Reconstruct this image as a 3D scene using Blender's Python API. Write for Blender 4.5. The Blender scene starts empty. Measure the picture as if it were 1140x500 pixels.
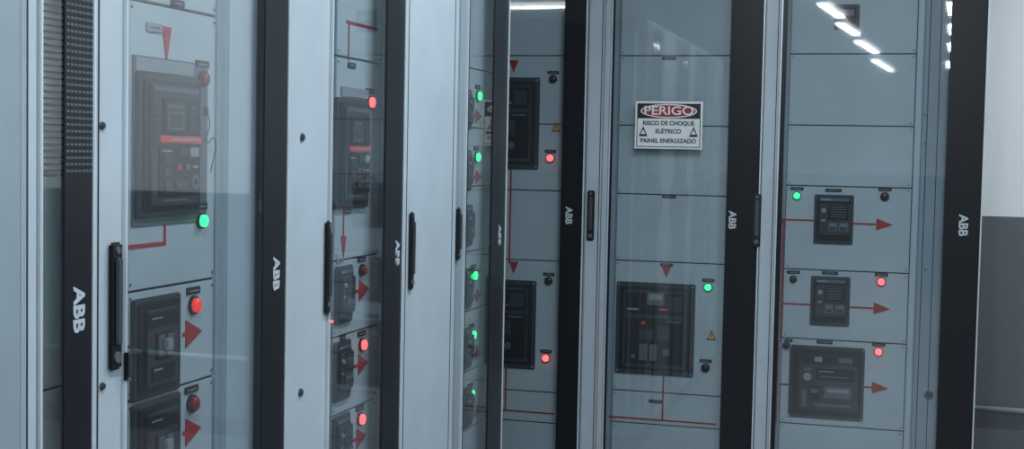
import bpy, bmesh, math
from mathutils import Vector, Matrix

# ------------------------------------------------------------------ utils
def lin(c):
    return tuple(((v/255.0)/12.92 if v/255.0 <= 0.04045 else ((v/255.0+0.055)/1.055)**2.4) for v in c) + (1.0,)

def mat_paint(name, rgb, rough=0.45, metal=0.0, var=0.06, scale=6.0, spec=0.5):
    m = bpy.data.materials.new(name); m.use_nodes = True
    nt = m.node_tree; b = nt.nodes['Principled BSDF']
    c = lin(rgb)
    tc = nt.nodes.new('ShaderNodeTexCoord')
    no = nt.nodes.new('ShaderNodeTexNoise'); no.inputs['Scale'].default_value = scale
    no.inputs['Detail'].default_value = 4
    nt.links.new(tc.outputs['Object'], no.inputs['Vector'])
    r = nt.nodes.new('ShaderNodeValToRGB')
    r.color_ramp.elements[0].position = 0.3; r.color_ramp.elements[1].position = 0.7
    r.color_ramp.elements[0].color = tuple(v*(1-var) for v in c[:3])+(1,)
    r.color_ramp.elements[1].color = tuple(min(1, v*(1+var)) for v in c[:3])+(1,)
    nt.links.new(no.outputs['Fac'], r.inputs['Fac'])
    nt.links.new(r.outputs['Color'], b.inputs['Base Color'])
    b.inputs['Roughness'].default_value = rough
    b.inputs['Metallic'].default_value = metal
    b.inputs['Specular IOR Level'].default_value = spec
    return m

def mat_emit(name, rgb, strength, base=(0.3, 0.02, 0.02)):
    m = bpy.data.materials.new(name); m.use_nodes = True
    b = m.node_tree.nodes['Principled BSDF']
    b.inputs['Base Color'].default_value = base+(1,)
    b.inputs['Emission Color'].default_value = tuple(rgb)+(1,)
    b.inputs['Emission Strength'].default_value = strength
    b.inputs['Roughness'].default_value = 0.25
    return m

def mat_glass(name, tint):
    m = bpy.data.materials.new(name); m.use_nodes = True
    nt = m.node_tree; nt.nodes.clear()
    out = nt.nodes.new('ShaderNodeOutputMaterial')
    tr = nt.nodes.new('ShaderNodeBsdfTransparent'); tr.inputs['Color'].default_value = tint
    gl = nt.nodes.new('ShaderNodeBsdfGlossy'); gl.inputs['Roughness'].default_value = 0.025
    df = nt.nodes.new('ShaderNodeBsdfDiffuse'); df.inputs['Color'].default_value = (.60, .68, .74, 1)
    lw = nt.nodes.new('ShaderNodeLayerWeight'); lw.inputs['Blend'].default_value = 0.5
    pw = nt.nodes.new('ShaderNodeMath'); pw.operation = 'POWER'; pw.inputs[1].default_value = 3.2
    ma = nt.nodes.new('ShaderNodeMath'); ma.operation = 'MULTIPLY_ADD'
    ma.inputs[1].default_value = 0.9; ma.inputs[2].default_value = 0.10
    mx = nt.nodes.new('ShaderNodeMixShader')
    # thin dusty film
    tc = nt.nodes.new('ShaderNodeTexCoord'); no = nt.nodes.new('ShaderNodeTexNoise'); no.inputs['Scale'].default_value = 2.5
    mr = nt.nodes.new('ShaderNodeMapRange'); mr.inputs['From Min'].default_value = .3; mr.inputs['From Max'].default_value = .7
    mr.inputs['To Min'].default_value = .005; mr.inputs['To Max'].default_value = .025
    nt.links.new(tc.outputs['Object'], no.inputs['Vector']); nt.links.new(no.outputs['Fac'], mr.inputs['Value'])
    m2 = nt.nodes.new('ShaderNodeMixShader')
    nt.links.new(mr.outputs['Result'], m2.inputs['Fac']); nt.links.new(tr.outputs[0], m2.inputs[1]); nt.links.new(df.outputs[0], m2.inputs[2])
    nt.links.new(lw.outputs['Facing'], pw.inputs[0]); nt.links.new(pw.outputs[0], ma.inputs[0])
    nt.links.new(ma.outputs[0], mx.inputs['Fac'])
    nt.links.new(m2.outputs[0], mx.inputs[1]); nt.links.new(gl.outputs[0], mx.inputs[2])
    nt.links.new(mx.outputs[0], out.inputs['Surface'])
    return m

M = dict(
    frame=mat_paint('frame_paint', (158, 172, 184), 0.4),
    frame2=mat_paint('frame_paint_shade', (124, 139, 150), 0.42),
    edge=mat_paint('aluminium_edge', (195, 206, 215), 0.32, 0.3),
    plate=mat_paint('module_plate_paint', (154, 167, 175), 0.5),
    gap=mat_paint('plate_gap', (30, 35, 41), 0.7),
    black=mat_paint('black_printed_glass', (25, 28, 34), 0.32, spec=.3),
    handle=mat_paint('handle_black', (22, 25, 30), 0.35),
    handle2=mat_paint('handle_grip', (56, 64, 73), 0.4),
    bez=mat_paint('breaker_bezel', (47, 52, 60), 0.45, spec=.35),
    body=mat_paint('breaker_body', (22, 25, 30), 0.45, spec=.3),
    mid=mat_paint('breaker_mid', (76, 84, 93), 0.45),
    lite=mat_paint('breaker_light', (122, 130, 138), 0.45),
    white=mat_paint('white_print', (205, 213, 218), 0.5),
    red=mat_paint('red_paint', (142, 32, 34), 0.5),
    org=mat_paint('orange_label', (196, 66, 50), 0.5),
    reddk=mat_paint('red_lens_off', (125, 20, 22), 0.25),
    grndk=mat_paint('lens_off', (46, 24, 28), 0.25),
    yellow=mat_paint('yellow_paint', (190, 140, 60), 0.5),
    label=mat_paint('label_black', (18, 20, 25), 0.5),
    logo=mat_paint('logo_print', (165, 176, 186), 0.4),
    ron=mat_emit('lens_red_on', (1, 0.06, 0.06), 5.0),
    rdim=mat_emit('lens_red_dim', (1, 0.05, 0.05), 0.8),
    gon=mat_emit('lens_green_on', (0.03, 1, 0.22), 3.0, (0.02, 0.3, 0.08)),
    glass=mat_glass('door_glass', (0.87, 0.92, 0.945, 1)),
)
MK = list(M.keys())

# ------------------------------------------------------------------ camera (1.45 m up, 41.6 deg lens)
F = 1500.0
yaw, pitch, roll = math.radians(16), math.radians(3.0), math.radians(1.15)
CAM = Vector((0, 0, 1.45))
fw = Vector((-math.sin(yaw)*math.cos(pitch), math.cos(yaw)*math.cos(pitch), -math.sin(pitch)))
r0 = Vector((math.cos(yaw), math.sin(yaw), 0)); u0v = r0.cross(fw)
cr = r0*math.cos(roll)+u0v*math.sin(roll)
cu = u0v*math.cos(roll)-r0*math.sin(roll)
cd = bpy.data.cameras.new('camera'); cam = bpy.data.objects.new('camera', cd)
bpy.context.scene.collection.objects.link(cam)
cd.sensor_width = 36; cd.lens = F/1140*36; cd.clip_start = 0.05
cam.matrix_world = Matrix(((cr.x, cu.x, -fw.x, CAM.x), (cr.y, cu.y, -fw.y, CAM.y), (cr.z, cu.z, -fw.z, CAM.z), (0, 0, 0, 1)))
bpy.context.scene.camera = cam

LX, DY = 1.18, 5.2      # left row front plane x=-1.18 ; far row front plane y=5.2
REC = -0.04             # module plates sit 4 cm behind the glass
TOP = 2.11

# surveyed photo points -> position on a cabinet row's real plane (u along row, z height)
def sv(row, px, py, n=REC):
    d = fw*F+cr*(px-570)-cu*(py-250)
    if row == 'L':
        t = -(LX-n)/d.x; p = CAM+d*t; return p.y, p.z
    t = (DY-n)/d.y; p = CAM+d*t; return p.x, p.z

def rc(row, x0, y0, x1, y1, n=REC):
    xc, yc = (x0+x1)/2, (y0+y1)/2
    return (sv(row, x0, yc, n)[0], sv(row, x1, yc, n)[0], sv(row, xc, y1, n)[1], sv(row, xc, y0, n)[1])

class Build:
    """multi-material mesh in cabinet space: x = along row, -y = out of the front, z up"""
    def __init__(s, uo): s.bm = bmesh.new(); s.uo = uo
    def box(s, u0, u1, z0, z1, n0, n1, m, bev=0.0):
        if u1 < u0: u0, u1 = u1, u0
        if z1 < z0: z0, z1 = z1, z0
        t = bmesh.new()
        bmesh.ops.create_cube(t, size=1)
        for v in t.verts:
            v.co = Vector(((u0+u1)/2-s.uo+v.co.x*(u1-u0), -(n0+n1)/2+v.co.y*(n1-n0), (z0+z1)/2+v.co.z*(z1-z0)))
        if bev > 0:
            bmesh.ops.bevel(t, geom=t.edges[:], offset=min(bev, abs(u1-u0)*.3, abs(z1-z0)*.3, abs(n1-n0)*.45), segments=2, affect='EDGES')
        s.merge(t, m)
    def merge(s, t, m):
        bmesh.ops.recalc_face_normals(t, faces=t.faces[:])
        idx = MK.index(m); mp = {}
        for v in t.verts: mp[v] = s.bm.verts.new(v.co)
        for f in t.faces:
            nf = s.bm.faces.new([mp[v] for v in f.verts]); nf.material_index = idx; nf.smooth = f.smooth
        t.free()
    def poly(s, pts, n0, n1, m):
        t = bmesh.new()
        a = [t.verts.new((p[0]-s.uo, -n1, p[1])) for p in pts]
        b = [t.verts.new((p[0]-s.uo, -n0, p[1])) for p in pts]
        t.faces.new(a); t.faces.new(b[::-1])
        k = len(pts)
        for i in range(k): t.faces.new((a[i], b[i], b[(i+1) % k], a[(i+1) % k]))
        s.merge(t, m)
    def disc(s, u, z, r, n0, n1, m, seg=20, ry=None, dome=False):
        ry = ry or r
        s.poly([(u+r*math.cos(2*math.pi*i/seg), z+ry*math.sin(2*math.pi*i/seg)) for i in range(seg)], n0, n1, m)
        if dome:
            t = bmesh.new(); bmesh.ops.create_uvsphere(t, u_segments=16, v_segments=8, radius=1)
            for v in t.verts: v.co = Vector((u-s.uo+v.co.x*r, -n1+v.co.y*r*.35, z+v.co.z*ry))
            for f in t.faces: f.smooth = True
            s.merge(t, m)
    def tri(s, u, z, w, h, n, m, d='R'):
        if d == 'R': p = [(u, z+h/2), (u, z-h/2), (u+w, z)]
        elif d == 'D': p = [(u-w/2, z+h/2), (u+w/2, z+h/2), (u, z-h/2)]
        else: p = [(u-w/2, z-h/2), (u+w/2, z-h/2), (u, z+h/2)]
        s.poly(p, n, n+.002, m)
    def done(s, name, parent):
        me = bpy.data.meshes.new(name); s.bm.to_mesh(me); s.bm.free()
        for k in MK: me.materials.append(M[k])
        o = bpy.data.objects.new(name, me); bpy.context.scene.collection.objects.link(o)
        if parent: o.parent = parent
        return o

def text(parent, uo, s, u, z, n, size, mat, rot='H', name='lettering', bold=0.0, sx=1.0):
    c = bpy.data.curves.new(name, 'FONT'); c.body = s; c.size = size
    c.align_x = 'CENTER'; c.align_y = 'CENTER'; c.extrude = 0.0006; c.offset = bold
    c.materials.append(M[mat])
    o = bpy.data.objects.new(name, c); bpy.context.scene.collection.objects.link(o)
    o.parent = parent
    if rot == 'H': R = Matrix(((1, 0, 0), (0, 0, -1), (0, 1, 0)))
    else: R = Matrix(((0, 1, 0), (0, 0, -1), (-1, 0, 0)))
    o.matrix_local = Matrix.Translation((u-uo, -n, z)) @ R.to_4x4() @ Matrix.Diagonal((sx, 1, 1, 1))
    return o

class Cab:
    def __init__(s, row, u0, u1, depth=0.68):
        s.row, s.u0, s.u1 = row, u0, u1
        s.T = TOP if row == 'L' else 2.3
        e = bpy.data.objects.new('switchgear_cabinet', None); e.empty_display_size = .2
        bpy.context.scene.collection.objects.link(e)
        if row == 'L':
            e.location = (-LX, u0, 0); e.rotation_euler = (0, 0, math.pi/2)
        else:
            e.location = (u0, DY, 0)
        s.e = e
        T = s.T
        b = Build(u0); g = .0015
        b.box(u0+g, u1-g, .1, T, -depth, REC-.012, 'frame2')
        b.box(u0+g, u1-g, T-.06, T, REC-.012, -.002, 'frame', .003)
        b.box(u0+g, u1-g, .1, .16, REC-.012, -.002, 'frame', .003)
        b.box(u0+.01, u1-.01, 0, .1, -depth+.02, -.03, 'gap')
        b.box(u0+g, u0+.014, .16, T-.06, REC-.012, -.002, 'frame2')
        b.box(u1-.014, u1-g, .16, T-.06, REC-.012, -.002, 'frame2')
        b.done('carcass', e)
    def B(s): return Build(s.u0)
    def post(s, x0, x1, y=250, n1=0.0, mat='frame', grooves=()):
        a, c = sv(s.row, x0, y, n1)[0], sv(s.row, x1, y, n1)[0]
        b = s.B(); b.box(a, c, .102, s.T-.002, REC-.01, n1, mat, .004)
        for g in grooves:
            gu = sv(s.row, g, y, n1)[0]; b.box(gu-.0015, gu+.0015, .12, s.T-.02, n1, n1+.001, 'gap')
        b.done('post', s.e)
    def plates(s, x0, x1, ys, xc=None, y=250):
        a, c = sv(s.row, x0, y)[0], sv(s.row, x1, y)[0]
        xc = xc or (x0+x1)/2
        zs = [s.T-.06]+[sv(s.row, xc, q)[1] for q in ys]
        z = zs[-1]-.2
        while z > .2: zs.append(z); z -= .2
        zs.append(.16)
        b = s.B()
        b.box(a, c, .16, s.T-.06, REC-.0115, REC-.006, 'gap')
        for i in range(len(zs)-1):
            if zs[i]-zs[i+1] < .012: continue
            b.box(a+.002, c-.002, zs[i+1]+.0022, zs[i]-.0022, REC-.009, REC, 'plate', .0012)
            for uu in (a+.012, c-.012):
                for zz in (zs[i]-.012, zs[i+1]+.012): b.disc(uu, zz, .003, REC, REC+.001, 'mid', 8)
        b.done('module_plates', s.e)
    def door(s, x0, x1, strip_x0, thin=.012, y=250, logo=None, logo_size=.05):
        a, c, st = [sv(s.row, x, y, 0)[0] for x in (x0, x1, strip_x0)]
        z0, z1 = .12, s.T-.02
        me = bpy.data.meshes.new('glass_pane')
        me.from_pydata([(a-s.u0, 0, z0), (c-s.u0, 0, z0), (c-s.u0, 0, z1), (a-s.u0, 0, z1)], [], [(0, 1, 2, 3)])
        me.materials.append(M['glass'])
        o = bpy.data.objects.new('glass_pane', me); bpy.context.scene.collection.objects.link(o); o.parent = s.e
        b = s.B()
        b.box(st, c-.004, z0, z1, .0004, .003, 'black')
        b.box(a+.003, a+thin, z0, z1, .0004, .003, 'black')
        b.box(a+.003, c-.004, z0, z0+.05, .0004, .0028, 'black')
        b.box(a+.003, c-.004, z1-.03, z1, .0004, .0028, 'black')
        b.box(a-.002, a+.003, z0, z1, -.01, .006, 'edge', .001)
        b.box(c-.004, c+.001, z0, z1, -.01, .006, 'edge', .001)
        b.done('door_trim', s.e)
        if logo:
            u, z = sv(s.row, logo[0], logo[1], .003)
            text(s.e, s.u0, 'ABB', u, z, .0038, logo_size, 'logo', 'V', 'logo', .0012)
    def handle(s, x, y0, y1, w=.026, n=.0):
        u, zt = sv(s.row, x, y0, .01); zb = sv(s.row, x, y1, .01)[1]
        b = s.B()
        b.box(u-w/2, u+w/2, zb, zt, n, n+.009, 'handle', .005)
        h = zt-zb
        b.box(u-w*.24, u+w*.24, zb+h*.2, zt-h*.12, n+.009, n+.015, 'handle2', .003)
        b.disc(u, zb+h*.1, w*.28, n+.009, n+.012, 'mid')
        b.disc(u, zt-h*.06, w*.18, n+.009, n+.011, 'mid')
        b.done('door_handle', s.e)
    def lamp(s, x, y, m, r=.012, lab=True, labdy=.027):
        u, z = sv(s.row, x, y, REC+.012)
        b = s.B()
        b.disc(u, z, r*1.3, REC, REC+.006, 'label', 20)
        b.disc(u, z, r, REC+.006, REC+.011, m, 20, dome=True)
        if lab: b.box(u-.024, u+.024, z+labdy-.007, z+labdy+.006, REC, REC+.003, 'label', .001); b.box(u-.016, u+.016, z+labdy-.002, z+labdy, REC+.003, REC+.0034, 'lite')
        b.done('indicator_lamp', s.e)
    def label(s, x, y, w=.045, h=.013, m='label', ln=True):
        u, z = sv(s.row, x, y)
        b = s.B(); b.box(u-w/2, u+w/2, z-h/2, z+h/2, REC, REC+.003, m, .001)
        if ln: b.box(u-w*.3, u+w*.3, z-.001, z+.001, REC+.003, REC+.0034, 'lite' if m == 'label' else 'gap')
        b.done('label', s.e)
    def line(s, pts, w=.0065):
        P = [sv(s.row, *p) for p in pts]; b = s.B()
        for (a, za), (c, zc) in zip(P[:-1], P[1:]):
            if abs(a-c) > abs(za-zc):
                zm = (za+zc)/2
                b.box(min(a, c)-w/2, max(a, c)+w/2, zm-w/2, zm+w/2, REC, REC+.0015, 'red')
            else:
                um = (a+c)/2; b.box(um-w/2, um+w/2, min(za, zc)-w/2, max(za, zc)+w/2, REC, REC+.0014, 'red')
        b.done('mimic_line', s.e)
    def arrow(s, x0, x1, y, h=.055, w=.06):
        a, z = sv(s.row, x0, y); c = sv(s.row, x1, y)[0]
        b = s.B(); w = min(w, (c-a)*.85)
        b.box(a, c-w*.9, z-.0035, z+.0035, REC, REC+.0015, 'red'); b.tri(c-w, z, w, h, REC, 'red')
        b.done('mimic_arrow', s.e)
    def tri(s, x, y, w, h, d='D', m='red'):
        u, z = sv(s.row, x, y); b = s.B()
        if m == 'yellow': b.tri(u, z, w*1.3, h*1.3, REC, 'label', d); b.tri(u, z-.001, w, h, REC+.001, 'yellow', d); b.box(u-.0015, u+.0015, z-h*.2, z+h*.2, REC+.003, REC+.004, 'label')
        else: b.tri(u, z, w, h, REC, m, d)
        b.done('mimic_triangle' if m == 'red' else 'hazard_sticker', s.e)
    # --- breakers -------------------------------------------------------
    def breaker(s, x0, y0, x1, y1, kind):
        u0, u1, z0, z1 = rc(s.row, x0, y0, x1, y1, REC+.010)
        b = s.B(); W, H = u1-u0, z1-z0
        def q(a, t, c, d, n0, n1, m, bev=.001):
            b.box(u0+a*W, u0+c*W, z1-d*H, z1-t*H, REC+n0, REC+n1, m, bev)
        def dd(a, t, r, n0, n1, m): b.disc(u0+a*W, z1-t*H, r*min(W, H), REC+n0, REC+n1, m, 16)
        if kind == 'acb':      # tall draw-out air circuit breaker
            q(0, 0, 1, 1, 0, .010, 'bez', .002)
            q(.05, .04, .95, .96, .010, .014, 'body', .002)
            q(.12, .07, .88, .93, .014, .020, 'bez', .003)
            q(.15, .085, .86, .12, .020, .0212, 'mid')
            q(.26, .16, .86, .42, .020, .023, 'body', .002)
            q(.30, .19, .62, .40, .023, .0245, 'bez', .001)
            q(.34, .21, .58, .235, .0245, .025, 'mid'); q(.33, .26, .59, .385, .0245, .025, 'mid')
            q(.35, .275, .57, .37, .025, .0253, 'bez')
            for i in range(4): q(.68, .21+.048*i, .80, .235+.048*i, .023, .0245, 'bez')
            q(.24, .430, .90, .482, .020, .023, 'org'); q(.40, .447, .86, .464, .023, .0234, 'lite')
            q(.22, .50, .88, .86, .020, .022, 'body', .002)
            q(.52, .51, .66, .58, .022, .025, 'bez'); q(.70, .51, .84, .58, .022, .025, 'lite')
            q(.27, .53, .42, .545, .022, .0224, 'lite'); q(.27, .56, .40, .62, .022, .025, 'bez')
            q(.27, .66, .40, .72, .022, .025, 'bez'); q(.30, .68, .35, .70, .025, .0256, 'red')
            q(.48, .63, .56, .67, .022, .025, 'red'); q(.62, .63, .70, .67, .022, .025, 'mid'); q(.76, .64, .84, .66, .022, .0225, 'lite')
            dd(.78, .76, .06, .022, .026, 'mid'); dd(.78, .76, .03, .026, .027, 'body'); dd(.34, .79, .05, .022, .026, 'bez')
            q(.46, .75, .68, .81, .022, .025, 'bez'); q(.3, .88, .7, .895, .020, .0206, 'mid')
            q(.49, .77, .55, .785, .025, .0255, 'red')
            for i in range(9): q(.14, .17+.04*i, .22, .182+.04*i, .020, .0212, 'body')
        elif kind == 'acbw':   # square air circuit breaker
            q(0, 0, 1, 1, 0, .008, 'bez', .004)
            q(.05, .05, .95, .95, .008, .011, 'body', .003)
            q(.10, .08, .90, .92, .011, .018, 'bez', .004)
            q(.14, .11, .88, .34, .018, .020, 'body')
            q(.40, .10, .62, .24, .020, .023, 'mid', .001); q(.43, .12, .59, .18, .023, .0235, 'lite')
            q(.15, .28, .30, .30, .020, .0205, 'lite'); q(.68, .14, .85, .30, .020, .022, 'bez')
            q(.14, .38, .88, .88, .018, .020, 'body', .002)
            q(.32, .50, .50, .62, .020, .023, 'bez'); q(.54, .46, .70, .62, .020, .023, 'bez')
            q(.34, .42, .39, .45, .020, .0215, 'org'); q(.56, .27, .66, .29, .020, .0206, 'org')
            q(.32, .66, .42, .84, .020, .023, 'mid'); q(.45, .66, .54, .84, .020, .023, 'mid')
            q(.66, .40, .84, .42, .020, .0205, 'mid')
            dd(.66, .74, .045, .020, .024, 'mid'); dd(.24, .80, .03, .020, .023, 'mid')
            for a, t in ((.03, .03), (.97, .03), (.03, .97), (.97, .97)): dd(a, t, .013, .008, .0095, 'lite')
        elif kind == 'mccb':   # moulded-case with toggle
            q(0, 0, 1, 1, 0, .008, 'bez', .003)
            q(.07, .05, .93, .95, .008, .011, 'body', .002)
            q(.2, .12, .86, .88, .011, .015, 'bez', .002)
            q(.22, .15, .84, .30, .015, .0162, 'body'); q(.28, .2, .5, .215, .0162, .0166, 'lite')
            q(.36, .36, .74, .62, .015, .017, 'body')
            q(.40, .38, .54, .60, .017, .019, 'mid'); q(.58, .38, .72, .60, .017, .019, 'mid')
            q(.48, .42, .62, .54, .019, .028, 'lite', .002)
            q(.28, .68, .78, .84, .015, .017, 'body'); q(.32, .71, .5, .73, .017, .0174, 'lite')
            q(.28, .38, .32, .42, .015, .0165, 'red')
        elif kind == 'mccbs':  # motorised, square
            q(0, 0, 1, 1, 0, .008, 'bez', .003)
            q(.07, .07, .93, .93, .008, .011, 'body', .002)
            q(.14, .18, .92, .82, .011, .017, 'bez', .002)
            q(.14, .07, .88, .13, .011, .0125, 'mid'); q(.16, .085, .42, .11, .0125, .0129, 'lite')
            q(.36, .20, .88, .50, .017, .019, 'body')
            for i in range(5): q(.42, .235+.05*i, .82, .25+.05*i, .019, .0195, 'mid')
            q(.38, .56, .60, .74, .017, .020, 'mid', .001); q(.64, .56, .88, .74, .017, .020, 'mid', .001)
            q(.42, .60, .56, .62, .020, .0204, 'lite'); q(.68, .60, .84, .62, .020, .0204, 'lite')
            q(.42, .66, .56, .71, .020, .0204, 'bez'); q(.68, .66, .84, .71, .020, .0204, 'bez')
            dd(.25, .32, .06, .017, .022, 'lite'); q(.18, .66, .24, .70, .017, .018, 'red')
            q(.19, .5, .3, .54, .017, .018, 'lite')
        elif kind == 'mccbw':  # wide with window
            q(0, 0, 1, 1, 0, .008, 'bez', .004)
            q(.04, .05, .96, .95, .008, .012, 'body', .003)
            q(.14, .12, .92, .88, .012, .019, 'bez', .003)
            q(.16, .13, .91, .24, .019, .0205, 'body'); q(.34, .14, .44, .21, .0205, .022, 'lite'); q(.66, .14, .84, .21, .0205, .022, 'mid')
            q(.36, .30, .88, .46, .019, .021, 'body'); q(.40, .33, .6, .345, .021, .0215, 'lite'); q(.40, .40, .8, .415, .021, .0215, 'mid')
            q(.48, .54, .84, .70, .019, .022, 'mid', .002); q(.52, .57, .8, .62, .022, .0225, 'lite')
            q(.28, .54, .42, .74, .019, .022, 'body'); q(.30, .58, .40, .64, .022, .024, 'mid')
            dd(.25, .42, .055, .019, .023, 'lite'); q(.18, .60, .24, .84, .019, .021, 'mid')
            q(.36, .78, .84, .82, .019, .0202, 'mid'); q(.2, .30, .3, .34, .019, .02, 'mid')
            for a, t in ((.02, .025), (.98, .025), (.02, .975), (.98, .975)): dd(a, t, .014, .008, .0095, 'lite')
        b.done('circuit_breaker', s.e)
    def bolt(s, x, y, r=.008, n=0.0):
        u, z = sv(s.row, x, y, n); b = s.B()
        b.disc(u, z, r*1.3, n, n+.002, 'mid', 16); b.disc(u, z, r, n+.002, n+.005, 'bez', 6); b.done('bolt', s.e)

def U(row, x): return sv(row, x, 250, 0)[0]

# ================================================================= LEFT ROW
uA, uB, uC, uD, uE = [U('L', x) for x in (103, 318, 447, 508, 562)]
# --- cabinet A (mesh reflection modelled as bars and dashes, mostly out of frame)
c = Cab('L', uA-.68, uA)
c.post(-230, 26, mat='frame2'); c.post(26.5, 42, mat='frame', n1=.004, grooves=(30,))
c.plates(38, 100, [195, 430], y=250)
c.door(43, 102.5, 70, thin=.004, logo=(87, 345), logo_size=.038)
b = c.B()
a0, a1 = sv('L', 36, 100)[0], sv('L', 74, 100)[0]
for i in range(60):
    z = 1.41+i*.0098
    b.box(a0, a1, z, z+.003, REC, REC+.001, 'gap')
b.done('reflected_mesh_bars', c.e)  # dark bars imitate a mesh pattern reflected in the glass
b = c.B(); s0, s1 = U('L', 71), U('L', 101)
for i in range(60):
    z = 1.41+i*.0098
    for j in range(7):
        w = (s1-s0)/7; b.box(s0+w*j+.0015, s0+w*(j+1)-.0015, z, z+.0035, .003, .0036, 'mid')
b.done('reflected_mesh_dashes', c.e)  # lighter dashes carry the same mesh reflection across the black strip

# --- cabinet B
c = Cab('L', uA, uB)
c.post(104, 137, grooves=(109,)); c.bolt(113, 140, .005); c.bolt(113, 430, .005)
c.handle(132, 270, 412, w=.032)
c.plates(141, 240, [8, 318, 433], 190)
c.post(240.5, 252, n1=REC+.004, mat='frame'); c.post(252.5, 285, n1=REC+.02, mat='frame')
c.door(138, 318, 292, thin=.008, logo=(307, 305), logo_size=.036)
c.label(197, 4); c.label(171, 31, .05, .016, 'lite'); c.tri(185, 50, .03, .062)
c.breaker(154, 84, 224, 240, 'acb')
b = c.B(); p = rc('L', 146, 66, 230, 250, REC)
b.box(p[0], p[1], p[2], p[3], REC, REC+.002, 'mid', .001)
p = rc('L', 149, 67, 214, 82, REC); b.box(p[0], p[1], p[2], p[3], REC+.002, REC+.004, 'lite', .001)
b.done('breaker_flange', c.e)
cv = bpy.data.curves.new('control_wire', 'CURVE'); cv.dimensions = '3D'; cv.bevel_depth = .001
sp = cv.splines.new('BEZIER'); pts = [(225, 124), (228, 138), (225, 158), (233, 154), (229, 192)]
sp.bezier_points.add(len(pts)-1)
for bp, (x, y) in zip(sp.bezier_points, pts):
    u, z = sv('L', x, y); bp.co = (u-c.u0, -REC-.010, z); bp.handle_left_type = bp.handle_right_type = 'AUTO'
cv.materials.append(M['label']); o = bpy.data.objects.new('control_wire', cv); bpy.context.scene.collection.objects.link(o); o.parent = c.e
c.label(228, 124, .018, .016, ln=False)
c.lamp(231, 88, 'reddk', .011); c.lamp(229, 246, 'gon', .011)
c.line([(183, 250), (183, 271)]); c.line([(183, 271), (143, 275)])
c.breaker(150, 330, 203, 441, 'mccb'); c.label(183, 333, .03, .014, 'lite')
c.lamp(221, 340, 'rdim', .013); c.arrow(203, 224, 373, .05)
c.line([(143, 386), (150, 385)])
c.breaker(150, 444, 203, 552, 'mccb'); c.label(183, 448, .03, .012, 'lite')
c.lamp(219, 450, 'reddk', .013); c.arrow(203, 223, 483, .05)
c.handle(144, 390, 426, w=.012)

# --- cabinet C
c = Cab('L', uB, uC)
c.post(319, 365); c.bolt(336, 153, .007); c.bolt(334, 437, .007)
c.handle(368, 246, 350, w=.022)
c.plates(372, 422, [66, 287, 369, 453], 396)
c.door(366, 447, 427, thin=.008, logo=(442, 282), logo_size=.034)
c.line([(386, 26), (420, 31)]); c.line([(388, 28), (388, 66)]); c.label(391, 73)
c.breaker(375, 110, 411, 232, 'acb')
b = c.B(); p = rc('L', 379, 98, 409, 109, REC); b.box(p[0], p[1], p[2], p[3], REC, REC+.004, 'lite', .001); b.done('breaker_flange', c.e)
c.lamp(416, 114, 'ron', .012); c.label(386, 235)
c.line([(382, 238), (382, 268)]); c.tri(382, 275, .03, .05); c.label(378, 290, .04, .012, 'lite')
c.breaker(376, 296, 394, 360, 'mccbs'); c.lamp(407, 301, 'reddk', .011); c.arrow(394, 410, 325, .05)
c.lamp(371, 358, 'ron', .003, False)
c.breaker(374, 380, 392, 446, 'mccbs'); c.lamp(407, 384, 'ron', .012); c.arrow(392, 409, 409, .05); c.label(381, 376, .03)
c.breaker(373, 462, 391, 528, 'mccbs'); c.lamp(405, 467, 'ron', .012); c.arrow(391, 407, 492, .05)

# --- cable compartment with plain metal door
c = Cab('L', uC, uD)
c.post(448, 507.5, grooves=(452, 503)); c.handle(461, 236, 323, w=.024)

# --- cabinet D (feeders)
c = Cab('L', uD, uE)
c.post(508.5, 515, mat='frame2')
c.handle(513, 231, 290, w=.022)
c.plates(516, 556, [78, 143, 207, 278, 342, 407, 470], 534)
c.door(516, 561.5, 546, thin=.02, logo=(556, 262), logo_size=.034)
for y in (107, 175, 307, 373, 439):
    c.breaker(518, y-8, 526, y+38, 'mccbs')
    c.lamp(535.5-(y-107)*.025, y, 'gon', .0125)
    c.arrow(528, 536, y+22, .04)
c.breaker(518, 228, 527, 275, 'mccbs')

# ================================================================= FAR ROW
x1, x2, x3 = U('F', 650), U('F', 845.5), U('F', 1093)
# --- cabinet 1
c = Cab('F', x1-.69, x1)
c.post(463, 482)
c.plates(482, 627, [62, 138, 212, 290, 436, 470], 595)
c.door(481, 649, 624, logo=(633, 240), logo_size=.038)
c.breaker(514, 86, 600, 188, 'acbw'); c.breaker(510, 311, 596, 409, 'acbw')
c.tri(572, 74, .04, .05); c.tri(572, 298, .04, .05)
c.lamp(615, 88, 'grndk', .013); c.lamp(612, 176, 'ron', .014)
c.tri(619, 141, .028, .03, 'U', 'yellow')
c.line([(568, 190), (568, 292)]); c.lamp(610, 313, 'grndk', .013); c.lamp(607, 399, 'ron', .014)
c.line([(563, 411), (563, 457)]); c.line([(555, 457), (616, 460)])
# --- cabinet 2
c = Cab('F', x1, x2)
c.post(651, 668, grooves=(666,)); c.post(668.5, 676, n1=.003, mat='frame')
c.handle(658, 212, 268, w=.03)
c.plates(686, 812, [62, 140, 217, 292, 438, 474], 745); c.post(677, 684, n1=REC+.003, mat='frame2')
c.door(676.5, 845, 808, logo=(815, 245), logo_size=.038)
c.label(745, 65, .055); c.label(745, 219, .055); c.label(730, 447, .055)
c.label(742, 295, .05); c.tri(742, 302, .045, .055)
c.breaker(685, 315, 773, 418, 'acbw')
c.lamp(788, 320, 'gon', .013); c.tri(792, 373, .028, .03, 'U', 'yellow'); c.lamp(785, 410, 'grndk', .013)
c.line([(738, 420), (738, 468)]); c.line([(677, 465), (796, 471)])
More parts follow.
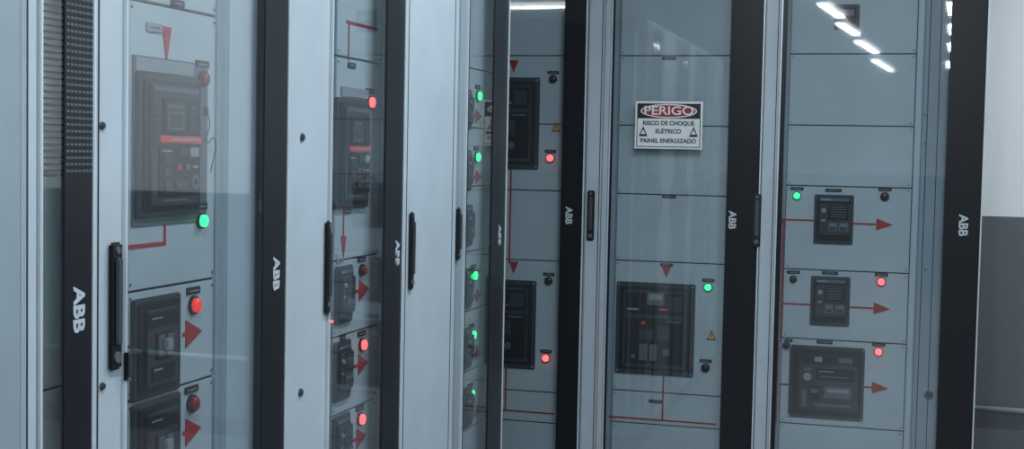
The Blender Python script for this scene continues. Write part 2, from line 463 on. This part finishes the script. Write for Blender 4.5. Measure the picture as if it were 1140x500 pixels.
# --- cabinet 3
c = Cab('F', x2, x3)
c.post(846, 863, grooves=(860,)); c.handle(843.5, 216, 275, w=.03, n=.006)
c.plates(874, 1014, [60, 140, 208, 302, 380, 476], 945)
c.post(1014.5, 1022, n1=REC+.006, mat='frame'); c.post(1022.5, 1050, n1=REC+.012, mat='frame2', grooves=(1028, 1040))
c.bolt(1034, 440, .014, REC+.012)
for y in (128, 160, 172, 300): c.bolt(1030, y, .003, REC+.012)
c.door(864, 1092.5, 1051, thin=.02, logo=(1072, 251), logo_size=.044)
c.line([(871, 244), (871, 375)]); c.line([(871, 244), (906, 246)]); c.line([(871, 338), (902, 339)]); c.line([(868, 428), (880, 428)])
c.line([(866, 380), (864, 470)])
c.label(928, 212, .06); c.label(924, 304, .06); c.label(918, 381, .06); c.label(878, 379, .03)
c.breaker(906, 217, 950, 272, 'mccbs'); c.breaker(902, 308, 946, 363, 'mccbs'); c.breaker(878, 386, 962, 467, 'mccbw')
c.arrow(950, 994, 249, .045); c.arrow(946, 991, 342, .045); c.arrow(962, 989, 431, .045)
c.lamp(887, 218, 'gon', .012); c.lamp(985, 219, 'grndk', .013); c.lamp(883, 311, 'grndk', .011)
c.lamp(981, 314, 'ron', .013); c.lamp(978, 392, 'ron', .013); c.lamp(875, 385, 'grndk', .011, False)
# small metering unit at the top
u0, u1, z0, z1 = rc('F', 929, 5, 957, 33)
b = c.B(); b.box(u0, u1, z0, z1, REC, REC+.008, 'bez', .003); b.box(u0+.012, u1-.012, z0+.02, z1-.012, REC+.008, REC+.011, 'body', .002)
b.box(u0+.02, u1-.02, z0+.05, z1-.02, REC+.011, REC+.0115, 'mid'); b.disc((u0+u1)/2, z0+.035, .007, REC+.011, REC+.014, 'mid'); b.done('meter', c.e)

# --- warning sign stuck on cabinet 2's door glass
u0, u1, z0, z1 = rc('F', 707, 113, 782, 166, .001)
e = bpy.data.objects.new('warning_sign', None); bpy.context.scene.collection.objects.link(e); e.location = (u0, DY, 0)
b = Build(u0); W, H = u1-u0, z1-z0; zm = z1-H*.36
b.box(u0, u1, z0, z1, .001, .003, 'white', .0008)
b.box(u0+.008, u1-.008, zm, z1-.008, .003, .0036, 'label')
for (p, q_, r_, t_) in ((u0+.007, u1-.007, z0+.007, z0+.010), (u0+.007, u0+.010, z0+.007, zm), (u1-.010, u1-.007, z0+.007, zm)):
    b.box(p, q_, r_, t_, .003, .0036, 'label')
uc = (u0+u1)/2; ze = (zm+z1-.008)/2
b.disc(uc, ze, W*.42, .0036, .0042, 'white', 40, (z1-zm)*.41); b.disc(uc, ze, W*.40, .0042, .0046, 'red', 40, (z1-zm)*.34)
for sgn in (-1, 1):
    b.tri(uc+sgn*W*.375, z0+H*.37, W*.13, H*.21, .003, 'label', 'U'); b.tri(uc+sgn*W*.375, z0+H*.36, W*.07, H*.10, .0052, 'white', 'U')
b.done('board', e)
text(e, u0, 'PERIGO', uc, ze, .0052, .046, 'white', name='heading', bold=.0006, sx=1.25)
text(e, u0, 'RISCO DE CHOQUE', uc, z0+H*.54, .0038, .0225, 'label', name='line_1', bold=.0005)
text(e, u0, 'ELÉTRICO', uc, z0+H*.37, .0038, .0225, 'label', name='line_2', bold=.0005)
text(e, u0, 'PAINEL ENERGIZADO', uc, z0+H*.17, .0038, .0225, 'label', name='line_3', bold=.0005)

# ================================================================= ROOM
def slab(name, lo, hi, mat):
    me = bpy.data.meshes.new(name); bm = bmesh.new(); bmesh.ops.create_cube(bm, size=1)
    for v in bm.verts:
        v.co = Vector([(lo[i]+hi[i])/2+v.co[i]*(hi[i]-lo[i]) for i in range(3)])
    bm.to_mesh(me); bm.free(); me.materials.append(mat)
    o = bpy.data.objects.new(name, me); bpy.context.scene.collection.objects.link(o); return o
wallm = bpy.data.materials.new('two_tone_wall'); wallm.use_nodes = True
nt = wallm.node_tree; bs = nt.nodes['Principled BSDF']; bs.inputs['Roughness'].default_value = .6
g = nt.nodes.new('ShaderNodeNewGeometry'); sx = nt.nodes.new('ShaderNodeSeparateXYZ'); gt = nt.nodes.new('ShaderNodeMath'); gt.operation = 'GREATER_THAN'; gt.inputs[1].default_value = 1.225
mx = nt.nodes.new('ShaderNodeMix'); mx.data_type = 'RGBA'
mx.inputs[6].default_value = lin((96, 101, 108)); mx.inputs[7].default_value = lin((232, 236, 240))
nt.links.new(g.outputs['Position'], sx.inputs[0]); nt.links.new(sx.outputs['Z'], gt.inputs[0]); nt.links.new(gt.outputs[0], mx.inputs[0]); nt.links.new(mx.outputs[2], bs.inputs['Base Color'])
floorm = mat_paint('floor_epoxy', (110, 114, 118), .35, scale=2); ceilm = mat_paint('ceiling_paint', (205, 208, 212), .8)
X0, X1, Y0, Y1, ZC = -5.0, 2.4, -12.5, 6.1, 2.9
slab('floor', (X0, Y0, -.1), (X1, Y1, 0), floorm)
slab('ceiling', (X0, Y0, ZC), (X1, Y1, ZC+.1), ceilm)
slab('wall_back', (X0, Y1, 0), (X1, Y1+.1, ZC), wallm)
slab('wall_right', (X1, Y0, 0), (X1+.1, Y1, ZC), wallm)
slab('wall_left', (X0-.1, Y0, 0), (X0, Y1, ZC), wallm)
slab('wall_front', (X0, Y0-.1, 0), (X1, Y0, ZC), wallm)
slab('baseboard_back', (X0, Y1-.015, 0), (X1, Y1, .09), M['gap'])
def tube(name, p0, p1, r, mat, parent=None):
    me = bpy.data.meshes.new(name); bm = bmesh.new(); d = Vector(p1)-Vector(p0)
    bmesh.ops.create_cone(bm, cap_ends=True, segments=16, radius1=r, radius2=r, depth=d.length)
    rot = d.to_track_quat('Z', 'Y').to_matrix().to_4x4()
    bmesh.ops.transform(bm, matrix=Matrix.Translation((Vector(p0)+Vector(p1))/2) @ rot, verts=bm.verts)
    for f in bm.faces: f.smooth = True
    bm.to_mesh(me); bm.free(); me.materials.append(mat)
    o = bpy.data.objects.new(name, me); bpy.context.scene.collection.objects.link(o); o.parent = parent; return o
pe = bpy.data.objects.new('wall_conduit', None); bpy.context.scene.collection.objects.link(pe)
tube('pipe', (.33, Y1-.03, .40), (X1-.01, Y1-.03, .40), .012, M['edge'], pe)
for x in (.62, 1.3, 2.0): tube('clamp', (x, Y1-.03, .40), (x+.03, Y1-.03, .40), .018, M['mid'], pe)

# ceiling fluorescent fixtures
tubem = mat_emit('fluorescent_tube', (.95, .98, 1.0), 5, (.8, .8, .8))
def fixture(x, y, ang, power, L=1.24, w=.10):
    e = bpy.data.objects.new('fluorescent_ceiling_lamp', None); bpy.context.scene.collection.objects.link(e)
    h = L/2
    o = slab('housing', (-w*.8, -h, ZC-.06), (w*.8, h, ZC-.001), M['white']); o.parent = e
    for s_ in (-w*.35, w*.35): tube('tube', (s_, -h+.03, ZC-.08), (s_, h-.03, ZC-.08), .014, tubem, e)
    for s_ in (-h+.02, h-.02):
        o = slab('end_cap', (-w*.7, s_-.012, ZC-.1), (w*.7, s_+.012, ZC-.06), M['white']); o.parent = e
    l = bpy.data.lights.new('lamp_light', 'AREA'); l.shape = 'RECTANGLE'; l.size = w; l.size_y = L-.1; l.energy = power; l.color = (.90, .975, 1.0)
    lo = bpy.data.objects.new('lamp_light', l); bpy.context.scene.collection.objects.link(lo); lo.parent = e; lo.location = (0, 0, ZC-.105)
    e.location = (x, y, 0); e.rotation_euler = (0, 0, ang)
for x, y, L in ((-.84, -.55, 1.2), (-.64, -2.15, 1.3), (-.56, -3.9, 1.4), (-.42, -6.2, 1.9), (-.28, -9.4, 2.4)):
    fixture(x, y, .10, 13, L, .085)
for i, y in enumerate((-2.1, -4.0, -6.2, -9.2)):
    fixture(.40+.07*i, y, .05, 12, 1.15, .085)
for y, p in ((.9, 42), (3.2, 38)): fixture(-.3, y, 0, p)  # added lamps, unseen, to light the left row
fixture(1.4, 2.0, 0, 36)
fixture(1.35, 4.9, math.pi/2, 26)  # added lamp, unseen, brightens the back wall right of cabinet 3
fixture(-3.3, -1.6, math.pi/2, 18); fixture(-3.3, -6, math.pi/2, 18)

w = bpy.data.worlds.new('world'); bpy.context.scene.world = w; w.use_nodes = True
w.node_tree.nodes['Background'].inputs[0].default_value = (.6, .7, .8, 1); w.node_tree.nodes['Background'].inputs[1].default_value = .3
bpy.context.scene.view_settings.view_transform = 'Standard'
